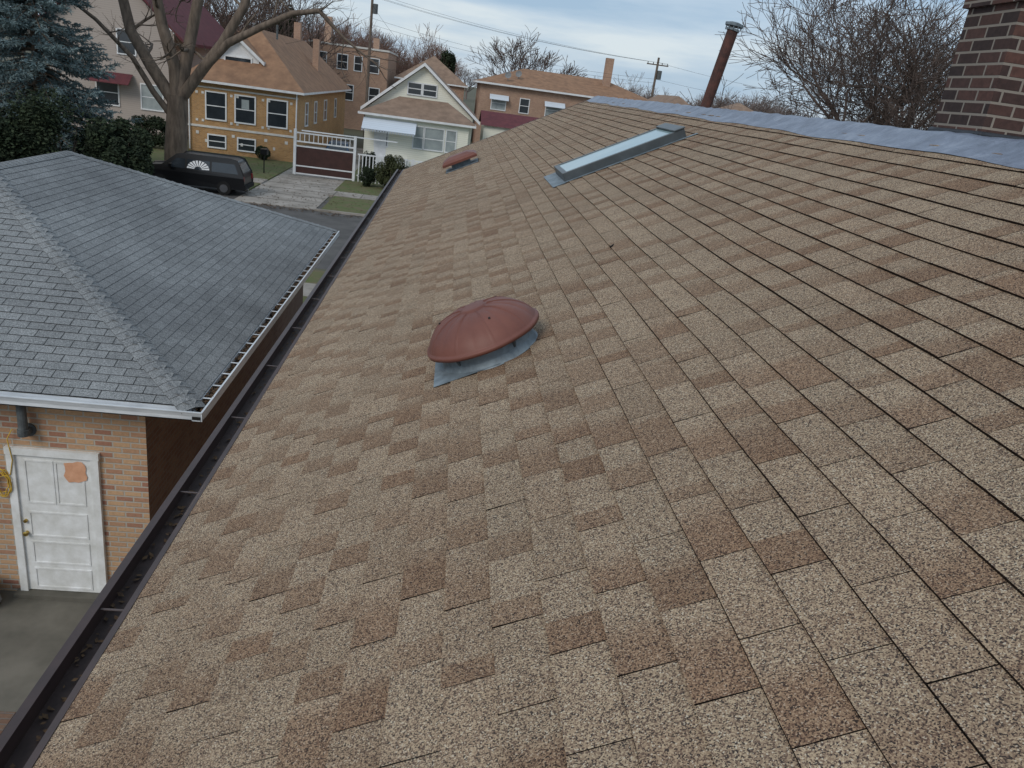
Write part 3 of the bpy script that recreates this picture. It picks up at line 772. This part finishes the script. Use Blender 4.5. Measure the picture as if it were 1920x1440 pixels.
# ---- van
vn=empty('parked_van')
prof=[(0,.35),(0,.88),(.12,1.0),(1.05,1.12),(1.75,1.70),(2.0,1.76),(4.35,1.76),(4.65,1.70),(4.95,1.12),(5.0,.9),(5.02,.38)]
vx,vy=-15.0,41.0
V=[];F=[];n=len(prof)
for yy in (0,1.85):
    for (x,z) in prof:
        tz=max(0,(z-1.0))*.22
        V.append((vx+x,vy+yy+(tz if yy==0 else -tz),GZ+z))
F.append(tuple(range(n))); F.append(tuple(reversed(range(n,2*n))))
for i in range(n): F.append((i,(i+1)%n,n+(i+1)%n,n+i))
o=mkobj('body',V,F,M['black'],vn); bevel(o,.06,3)
b=MB()
def sidewin(xa,xb,xa2,xb2,z0=1.10,z1=1.56):
    o0=lambda z:vy+max(0,z-1.0)*.22-.012
    b.quad((vx+xa,o0(z0),GZ+z0),(vx+xb,o0(z0),GZ+z0),(vx+xb2,o0(z1),GZ+z1),(vx+xa2,o0(z1),GZ+z1))
sidewin(1.25,2.15,1.75,2.15); sidewin(2.25,3.35,2.25,3.35); sidewin(3.45,4.75,3.45,4.55)
b.quad((vx+4.945,vy+.2,GZ+1.17),(vx+4.945,vy+1.65,GZ+1.17),(vx+4.735,vy+1.55,GZ+1.58),(vx+4.735,vy+.3,GZ+1.58))
b.quad((vx+1.08,vy+.15,GZ+1.16),(vx+1.08,vy+1.7,GZ+1.16),(vx+1.68,vy+1.6,GZ+1.68),(vx+1.68,vy+.25,GZ+1.68))
b.obj('windows',M['glass'],vn)
b=MB()
for x in (.95,4.05):
    b.tube((vx+x,vy-.03,GZ+.34),(vx+x,vy+.22,GZ+.34),.34,.34,22); b.tube((vx+x,vy+1.63,GZ+.34),(vx+x,vy+1.88,GZ+.34),.34,.34,22)
b.obj('tyres',M['tyre'],vn)
b=MB()
for x in (.95,4.05): b.tube((vx+x,vy-.045,GZ+.34),(vx+x,vy-.02,GZ+.34),.2,.2,16)
b.obj('hubcaps',M['chrome'],vn)
b=MB(); b.box(vx+4.98,vx+5.12,vy+.02,vy+1.83,GZ+.38,GZ+.56); b.box(vx-.12,vx+.02,vy+.02,vy+1.83,GZ+.38,GZ+.58); b.obj('bumpers',M['tyre'],vn)
b=MB(); b.box(vx+4.92,vx+5.03,vy-.005,vy+.12,GZ+.75,GZ+1.0); b.box(vx+4.92,vx+5.03,vy+1.72,vy+1.855,GZ+.75,GZ+1.0); b.obj('tail_lamps',M['red'],vn)
b=MB(); yv=lambda z:vy+max(0,z-1.0)*.22-.02
cxv=2.8
for i in range(10):
    a0=pi*i/10+.05;a1=pi*(i+1)/10-.05
    P_=lambda a,r:(vx+cxv-r*cos(a)*1.3,yv(1.12+r*sin(a)),GZ+1.12+r*sin(a))
    b.quad(P_(a0,.14),P_(a1,.14),P_(a1,.42),P_(a0,.42))
b.obj('window_decal',M['white'],vn)
b=MB(); b.box(vx+1.4,vx+1.55,vy-.16,vy+.02,GZ+1.12,GZ+1.28); b.obj('wing_mirror',M['black'],vn)
c2=empty('parked_car')
prof=[(0,.3),(0,.75),(.9,.9),(1.5,1.4),(3.1,1.42),(3.9,.98),(4.4,.9),(4.45,.35)]
V=[];F=[];n=len(prof)
for xx in (0,1.75):
    for (y,z) in prof:
        t_=max(0,z-.9)*.35; V.append((-8.9+xx+(t_ if xx==0 else -t_),60+y,GZ+.05+z))
F.append(tuple(range(n)));F.append(tuple(reversed(range(n,2*n))))
for i in range(n): F.append((i,(i+1)%n,n+(i+1)%n,n+i))
mk=simple('blue_car_paint',(.05,.09,.15),rough=.25); bevel(mkobj('body',V,F,mk,c2),.05,2)
b=MB()
for x in (-8.95,-7.38):
    for y in (60.8,63.5): b.tube((x,y,GZ+.37),(x+.2,y,GZ+.37),.32,.32,16)
b.obj('tyres',M['tyre'],c2)
b=MB(); b.quad((-8.7,60.93,GZ+1.0),(-7.35,60.93,GZ+1.0),(-7.45,61.44,GZ+1.43),(-8.6,61.44,GZ+1.43)); b.obj('windscreen',M['glass'],c2)

# ================================================================= VEGETATION
def tubes_to_mesh(name,segs,mat,parent=None):
    P0=np.array([s[0] for s in segs],dtype=np.float64);P1=np.array([s[1] for s in segs],dtype=np.float64)
    R0=np.array([s[2] for s in segs]);R1=np.array([s[3] for s in segs])
    allv=[];allf=[];off=0
    for n,mask in ((8,R0>.06),(5,(R0<=.06)&(R0>.03)),(3,R0<=.03)):
        if mask.sum()==0: continue
        p0,p1,r0,r1=P0[mask],P1[mask],R0[mask],R1[mask]
        d=p1-p0; d/= (np.linalg.norm(d,axis=1,keepdims=True)+1e-9)
        ref=np.where(np.abs(d[:,2:3])>.9,np.array([[1.,0,0]]),np.array([[0,0,1.]]))
        a=np.cross(d,ref); a/=np.linalg.norm(a,axis=1,keepdims=True); bb=np.cross(d,a)
        t=np.arange(n)*2*pi/n
        ring=a[:,None,:]*np.cos(t)[None,:,None]+bb[:,None,:]*np.sin(t)[None,:,None]
        v0=p0[:,None,:]+ring*r0[:,None,None]; v1=(p1+d*(r1*.3)[:,None])[:,None,:]+ring*r1[:,None,None]
        v=np.concatenate([v0,v1],axis=1).reshape(-1,3)
        m_=len(p0); base=off+np.arange(m_)[:,None]*2*n
        k_=np.arange(n); f=np.stack([base+k_,base+(k_+1)%n,base+n+(k_+1)%n,base+n+k_],axis=2).reshape(-1,4)
        allv.append(v);allf.append(f);off+=len(v)
    return np.concatenate(allv),np.concatenate(allf)
def npobj(name,v,f,mat,parent=None,smooth=False):
    me=D.meshes.new(name); nv,nf=len(v),len(f); k_=f.shape[1]
    me.vertices.add(nv); me.vertices.foreach_set('co',v.astype(np.float32).ravel())
    me.loops.add(nf*k_); me.loops.foreach_set('vertex_index',f.astype(np.int32).ravel())
    me.polygons.add(nf); me.polygons.foreach_set('loop_start',np.arange(0,nf*k_,k_,dtype=np.int32))
    me.polygons.foreach_set('loop_total',np.full(nf,k_,dtype=np.int32))
    me.materials.append(mat); me.update(calc_edges=True)
    if smooth: me.polygons.foreach_set('use_smooth',[True]*nf)
    o=D.objects.new(name,me); col.objects.link(o)
    if parent: o.parent=parent
    return o
def grow(segs,p,d,L,r,depth,R,up=.15,spread=.6,kids=(2,3),minr=.006):
    p=Vector(p);d=Vector(d).normalized()
    ns=3; rr=r
    for i in range(ns):
        j=Vector((R.gauss(0,1),R.gauss(0,1),R.gauss(0,1)))*.13
        d=(d+j+Vector((0,0,up*.3))).normalized()
        q=p+d*(L/ns); r2=max(minr,rr*.86)
        segs.append((tuple(p),tuple(q),rr,r2)); p=q; rr=r2
        if depth>0 and i<ns-1 and R.random()<.75:
            sd=(d+Vector((R.gauss(0,1),R.gauss(0,1),R.gauss(0,.7)))*spread).normalized()
            grow(segs,p,sd,L*R.uniform(.55,.8),rr*.5,depth-1,R,up,spread,kids,minr)
    if depth>0:
        for _ in range(R.randint(*kids)):
            sd=(d+Vector((R.gauss(0,1),R.gauss(0,1),R.gauss(0,.8)))*spread*.75).normalized()
            grow(segs,p,sd,L*R.uniform(.62,.85),rr*.68,depth-1,R,up,spread,kids,minr)
R=random.Random(21); segs=[]
def limb(pts,r0,r1,depth,L=2.0,side=.6):
    n=len(pts)
    for i in range(n-1):
        a=Vector(pts[i]);c=Vector(pts[i+1]); sub=3
        for k_ in range(sub):
            t0=(i+k_/sub)/(n-1);t1=(i+(k_+1)/sub)/(n-1)
            p0=a.lerp(c,k_/sub);p1=a.lerp(c,(k_+1)/sub)
            segs.append((tuple(p0),tuple(p1),r0+(r1-r0)*t0,r0+(r1-r0)*t1))
            if i>0 and R.random()<side:
                rr=(r0+(r1-r0)*t1)
                sd=Vector((R.gauss(0,1),R.gauss(0,1),R.uniform(-.1,1.2))).normalized()
                grow(segs,p1,sd,L*R.uniform(.6,1),rr*.35,2,R,.1,.6)
    d=Vector(pts[-1])-Vector(pts[-2])
    grow(segs,pts[-1],d,L*1.3,r1*.9,depth,R,.15,.5)
ty=46.6
limb([(-15.1,ty,-6.9),(-15.05,ty,-5.5),(-14.95,ty,-3.9),(-14.9,ty,-2.8)],.66,.54,0,.01,0)
segs.append(((-15.1,ty,-7),(-15.1,ty,-6.5),.95,.66))
limb([(-14.95,ty,-3.2),(-16.2,ty,-1.4),(-17.3,ty+.2,.3),(-17.9,ty+.5,2.6),(-18.4,ty+.5,5)],.36,.22,3)
limb([(-14.9,ty,-3.0),(-15.0,ty,-1.2),(-15.6,ty,.8),(-15.9,ty-.3,3),(-16.1,ty,5.5)],.38,.22,3)
limb([(-14.85,ty,-2.9),(-14.5,ty+.2,-1),(-14.1,ty+.5,1.2),(-13.7,ty+.7,3.4),(-13.2,ty+.7,6)],.38,.22,3)
limb([(-14.8,ty,-2.9),(-13.6,ty-.2,-1.3),(-12.4,ty-.3,.3),(-11.3,ty-.3,2.2),(-10.6,ty,4.6)],.34,.19,3)
limb([(-13.6,ty-.2,-1.3),(-12.0,ty-.7,.35),(-10.2,ty-1.1,1.35),(-8.6,ty-1.3,2.2),(-7.2,ty-1.4,2.5),(-6.4,ty-1.4,1.8)],.24,.09,2,1.6)
limb([(-14.9,ty,-4.2),(-16.0,ty-.5,-2.6),(-16.9,ty-.8,-1.0),(-18.6,ty-.9,.6),(-20,ty-.9,1.5)],.18,.07,2,1.5)
v,f=tubes_to_mesh('',segs,None); npobj('bare_street_tree',v,f,M['bark'],smooth=True)
R=random.Random(41); segs=[]
bx,by=16.4,30.5
segs.append(((bx,by,GZ),(bx+.2,by,-3.0),.34,.28))
for k_ in range(9):
    a_=2*pi*k_/9+R.random()*.5; sp_=R.uniform(.4,1.05)
    grow(segs,(bx+.2,by,-3.0+R.uniform(-.8,.8)),(cos(a_)*sp_,sin(a_)*sp_,R.uniform(.9,1.6)),3.1,.15,5,R,.16,.62,(2,3),.010)
v,f=tubes_to_mesh('',segs,None); npobj('bare_tree',v,f,M['twig'])
def treelib(seed,depth=5,L=3.2,minr=.02):
    R=random.Random(seed); segs=[]
    segs.append(((0,0,0),(0,0,3.2),.32,.26))
    for k_ in range(6):
        a_=2*pi*k_/6+R.random()*.6; s_=R.uniform(.25,.8)
        grow(segs,(0,0,3.0+R.uniform(-.5,.8)),(cos(a_)*s_,sin(a_)*s_,R.uniform(.8,1.4)),L,.16,depth,R,.2,.5,(2,3),minr)
    return tubes_to_mesh('',segs,None)
lib=[treelib(s,4) for s in (1,2,3)]
def mass(name,places,mat):
    vs=[];fs=[];off=0
    for (x,y,h,w,i) in places:
        v,f=lib[i%3]; H=v[:,2].max()
        a_=(x*7.3+y)%6.28; c_,s_=cos(a_),sin(a_)
        vv=np.empty_like(v); vv[:,0]=(v[:,0]*c_-v[:,1]*s_)*w*h/H+x; vv[:,1]=(v[:,0]*s_+v[:,1]*c_)*w*h/H+y; vv[:,2]=v[:,2]*h/H+GZ
        vs.append(vv);fs.append(f+off);off+=len(v)
    npobj(name,np.concatenate(vs),np.concatenate(fs),mat)
mass('bare_tree',[(9.3,114,15.2,1.35,0)],M['twig'])
mass('bare_tree',[(-19,92,17,1.0,1)],M['twig'])
mass('bare_tree',[(-34,88,20,1.0,2)],M['twig'])
mass('bare_tree',[(-5.5,118,13.8,1.2,1)],M['twigred'])
mass('bare_tree',[(-27,96,18,1.1,0)],M['twigred'])
R=random.Random(12); pl=[]
for i in range(15):
    y=R.uniform(120,170); xr=R.uniform(-.27,.0); pl.append((xr*y,y,R.uniform(11,15)+ (y-120)*.04,R.uniform(.9,1.3),i))
mass('distant_trees_reddish',pl,M['twigred'])
pl=[]
for i in range(52):
    y=R.uniform(220,420); xr=-.6+1.7*i/52+R.uniform(-.02,.02); pl.append((xr*y,y,R.uniform(10,15)+(y-200)*.012,R.uniform(1.0,1.6),i))
for i in range(14):
    y=R.uniform(110,160); xr=R.uniform(.2,.46); pl.append((xr*y,y,R.uniform(9.5,12.5),1.35,i))
mass('distant_trees',pl,M['twigfar'])
def leafcloud(centers,radii,n,size,seed,flat=.5,aspect=.5):
    g=np.random.default_rng(seed)
    C=np.array(centers);Rr=np.array(radii)
    idx=g.integers(0,len(C),n)
    d=g.normal(size=(n,3)); d/=np.linalg.norm(d,axis=1,keepdims=True)
    rad=g.random((n,1))**.35
    p=C[idx]+d*rad*Rr[idx]
    a=g.normal(size=(n,3));a[:,2]*=flat;a/=np.linalg.norm(a,axis=1,keepdims=True)
    b_=np.cross(a,g.normal(size=(n,3)));b_/=np.linalg.norm(b_,axis=1,keepdims=True)
    s=size*g.uniform(.6,1.4,(n,1))
    v=np.stack([p-a*s,p+b_*s*aspect,p+a*s,p-b_*s*aspect],axis=1).reshape(-1,3)
    f=np.arange(n*4).reshape(-1,4); return v,f
R=random.Random(8); segs=[]; g=np.random.default_rng(5)
sx,sy_=-20.4,43.0; top=9.0
segs.append(((sx,sy_,GZ),(sx,sy_,top),.35,.04))
P=[];Dv=[]
hgt=GZ+.8
while hgt<top-.2:
    f_=(top-hgt)/(top-GZ); L=.35+4.6*f_
    nb=int(8+7*f_)
    for k_ in range(nb):
        a_=R.random()*2*pi; l=L*R.uniform(.75,1.08); el=R.uniform(-.25,.15)
        p=Vector((sx,sy_,hgt)); d=Vector((cos(a_),sin(a_),el+.1)); ns=5
        for i in range(ns):
            d2=d.copy(); d2.z=el-.25*sin(i/ns*pi)+(.35 if i==ns-1 else 0); d2.normalize()
            q=p+d2*l/ns; segs.append((tuple(p),tuple(q),.04*(1-i/ns)+.01,.04*(1-(i+1)/ns)+.008))
            if i>=1:
                for t in range(int(6+l*2.6)):
                    pp=p.lerp(q,R.random()); side=Vector((-d2.y,d2.x,0))*R.choice((-1,1))
                    dd=(d2*.7+side*R.uniform(.3,1)+Vector((0,0,R.uniform(-.5,.1)))).normalized()
                    P.append(tuple(pp)); Dv.append(tuple(dd*R.uniform(.25,.55)*(1.1-.1*i)))
            p=q
    hgt+=R.uniform(.26,.4)
P=np.array(P);Dv=np.array(Dv); rep=5
P=np.repeat(P,rep,0);Dv=np.repeat(Dv,rep,0)
t=g.random((len(P),1)); base=P+Dv*t; nd=Dv/np.linalg.norm(Dv,axis=1,keepdims=True)+g.normal(size=P.shape)*.55; nd/=np.linalg.norm(nd,axis=1,keepdims=True)
sd=np.cross(nd,g.normal(size=P.shape)); sd/=np.linalg.norm(sd,axis=1,keepdims=True)
ln=g.uniform(.10,.2,(len(P),1))
v=np.stack([base-sd*.024,base+sd*.024,base+nd*ln+sd*.013,base+nd*ln-sd*.013],axis=1).reshape(-1,3)
e=empty('blue_spruce_tree'); npobj('needles',v,np.arange(len(v)).reshape(-1,4),M['spruce'],e)
v,f=tubes_to_mesh('',segs,None); npobj('trunk_and_branches',v,f,M['bark'],e)
def shrub(name,blobs,n,size,mat,seed):
    cs=[];rs=[]; R=random.Random(seed)
    for (x,y,z,rx,ry,rz_) in blobs:
        for k_ in range(22):
            d=Vector((R.gauss(0,1),R.gauss(0,1),R.gauss(0,1))).normalized()*R.uniform(.5,.85)
            cs.append((x+d.x*rx,y+d.y*ry,z+d.z*rz_)); q=R.uniform(.22,.42); rs.append((rx*q,ry*q,rz_*q))
        cs.append((x,y,z)); rs.append((rx*.8,ry*.8,rz_*.8))
    v,f=leafcloud(cs,rs,n,size,seed)
    e=empty(name); npobj('foliage',v,f,mat,e)
    sg_=[]
    for (x,y,z,rx,ry,rz_) in blobs:
        for k_ in range(7):
            sg_.append(((x,y,GZ-.05),(x+R.uniform(-.6,.6)*rx,y+R.uniform(-.6,.6)*ry,z+R.uniform(0,.5)*rz_),.05,.015))
    v,f=tubes_to_mesh('',sg_,None); npobj('stems',v,f,M['bark'],e)
shrub('yew_bush',[(-17.0,37.5,-4.9,2.6,1.8,2.5),(-20.5,37,-4.6,2.8,2,2.8),(-14.6,37.6,-5.2,1.5,1.3,1.8),(-23.5,37,-4.6,2.5,2,2.7)],75000,.085,M['yew'],3)
shrub('round_hedge_bush',[(-3.2,49.6,-5.75,1.15,1.1,1.15)],20000,.05,M['hedge'],4)
shrub('clipped_hedge',[(-4.6,49.9,-6.2,.6,.6,.75),(-5.0,53.2,-5.9,.6,.6,1.0)],9000,.05,M['yew'],6)
shrub('evergreen_shrub',[(-19.5,56,-5.6,1.6,1,1.2),(-12.6,56.7,-6.3,.5,.4,.5)],14000,.07,M['yew'],7)
shrub('evergreen_tree',[(-20.6,95,1.2,2.0,2,3.0),(-18.4,95,2.0,1.6,1.6,3.0),(-20,95,-3,2.4,2.2,4)],24000,.16,M['yew'],8)
shrub('pine_tree',[(-.8,110,1.8,1.0,1,2.6),(-.8,110,-3,1.4,1.2,3.4)],12000,.14,M['yew'],9)
def pole(x,y,top):
    e=empty('utility_pole'); b=MB(); b.tube((x,y,GZ),(x,y,top),.17,.12,10); b.obox((x-1.2,y-.06,top-.8),(2.4,0,0),(0,.12,0),(0,0,.12)); b.obj('pole',M['wood'],e)
    b=MB()
    for k_ in (-1.1,-.5,.5,1.1): b.tube((x+k_,y,top-.68),(x+k_,y,top-.5),.05,.04,6)
    b.tube((x+.35,y-.1,top-2.2),(x+.35,y-.1,top-1.3),.25,.25,10)
    b.obj('insulators',M['steel'],e)
pole(-8.6,86,7.4); pole(22.0,90,5.2); pole(-42,86,7.2)
wr=empty('overhead_wires')
cv=D.curves.new('wires','CURVE'); cv.dimensions='3D'; cv.bevel_depth=.010
def wire(a,c,sag):
    s=cv.splines.new('POLY'); n=16; s.points.add(n)
    for i in range(n+1):
        t=i/n; p=Vector(a).lerp(Vector(c),t); p.z-=sag*4*t*(1-t); s.points[i].co=(*p,1)
for o_ in (-1.1,-.5,1.1): wire((-8.6+o_,86,6.9),(22+o_,90,4.7),.6); wire((-8.6+o_,86,6.9),(-42+o_,86,6.7),1.0)
wire((-8.6,86,4.8),(22,90,3.0),.8); wire((-8.6,86,4.2),(22,90,2.6),.7); wire((22,90,4.7),(60,95,4.4),1.0); wire((22,90,3),(60,95,3),.8)
wire((-8.6,86,6),(-2,70,.2),.3); wire((-8.6,86,5),(-13,66,1),.3)
o=D.objects.new('wires',cv); cv.materials.append(M['blackbits']); col.objects.link(o); o.parent=wr

# ================================================================= SKY / LIGHT
w=D.worlds.new('World'); scene.world=w; w.use_nodes=True; nt=w.node_tree
bg=nt.nodes['Background']
sky=node(nt,'ShaderNodeTexSky',sky_type='NISHITA'); sky.sun_disc=False
SE,SA=radians(38),radians(215)
sky.sun_elevation=SE; sky.sun_rotation=SA
tc=node(nt,'ShaderNodeTexCoord')
mp=node(nt,'ShaderNodeMapping'); mp.inputs['Scale'].default_value=(1.2,1.6,8); mp.inputs['Rotation'].default_value=(0,.06,.2)
nt.links.new(tc.outputs['Generated'],mp.inputs[0])
n1=node(nt,'ShaderNodeTexNoise'); n1.inputs['Scale'].default_value=2.4; n1.inputs['Detail'].default_value=7; n1.inputs['Roughness'].default_value=.55
nt.links.new(mp.outputs[0],n1.inputs['Vector'])
cl=ramp(nt,n1.outputs['Fac'],[(.36,(3.2,4.5,6.0)),(.5,(4.4,5.5,6.7)),(.64,(6.2,6.9,7.4))])
fac=mixc(nt,.88,sky.outputs[0],cl)
nt.links.new(fac,bg.inputs['Color']); bg.inputs['Strength'].default_value=.112
ld=D.lights.new('sun','SUN'); ld.energy=1.4; ld.angle=radians(24); ld.color=(1,.93,.84)
lo_=D.objects.new('sun',ld); col.objects.link(lo_)
az=SA
sd=Vector((sin(az)*cos(SE),cos(az)*cos(SE),sin(SE)))
lo_.rotation_euler=sd.to_track_quat('Z','Y').to_euler()
# ================================================================= CAMERA
a=radians(7.8);p=radians(20.7);wz=radians(6.9)
Rv=Vector((cos(wz),-sin(wz),0));Fv=Vector((sin(wz),cos(wz),0));Zv=Vector((0,0,1))
up0=Fv*sin(p)+Zv*cos(p)
Cx=Rv*cos(a)+up0*sin(a); Cy=-Rv*sin(a)+up0*cos(a); Cz=-(Fv*cos(p)-Zv*sin(p))
cam=D.cameras.new('camera'); cam.sensor_width=36; cam.lens=36*1450/1920; cam.clip_end=5000; cam.clip_start=.05
co=D.objects.new('camera',cam); col.objects.link(co)
co.matrix_world=Matrix(((Cx.x,Cy.x,Cz.x,0),(Cx.y,Cy.y,Cz.y,0),(Cx.z,Cy.z,Cz.z,0),(0,0,0,1)))
scene.camera=co
scene.view_settings.view_transform='Standard'
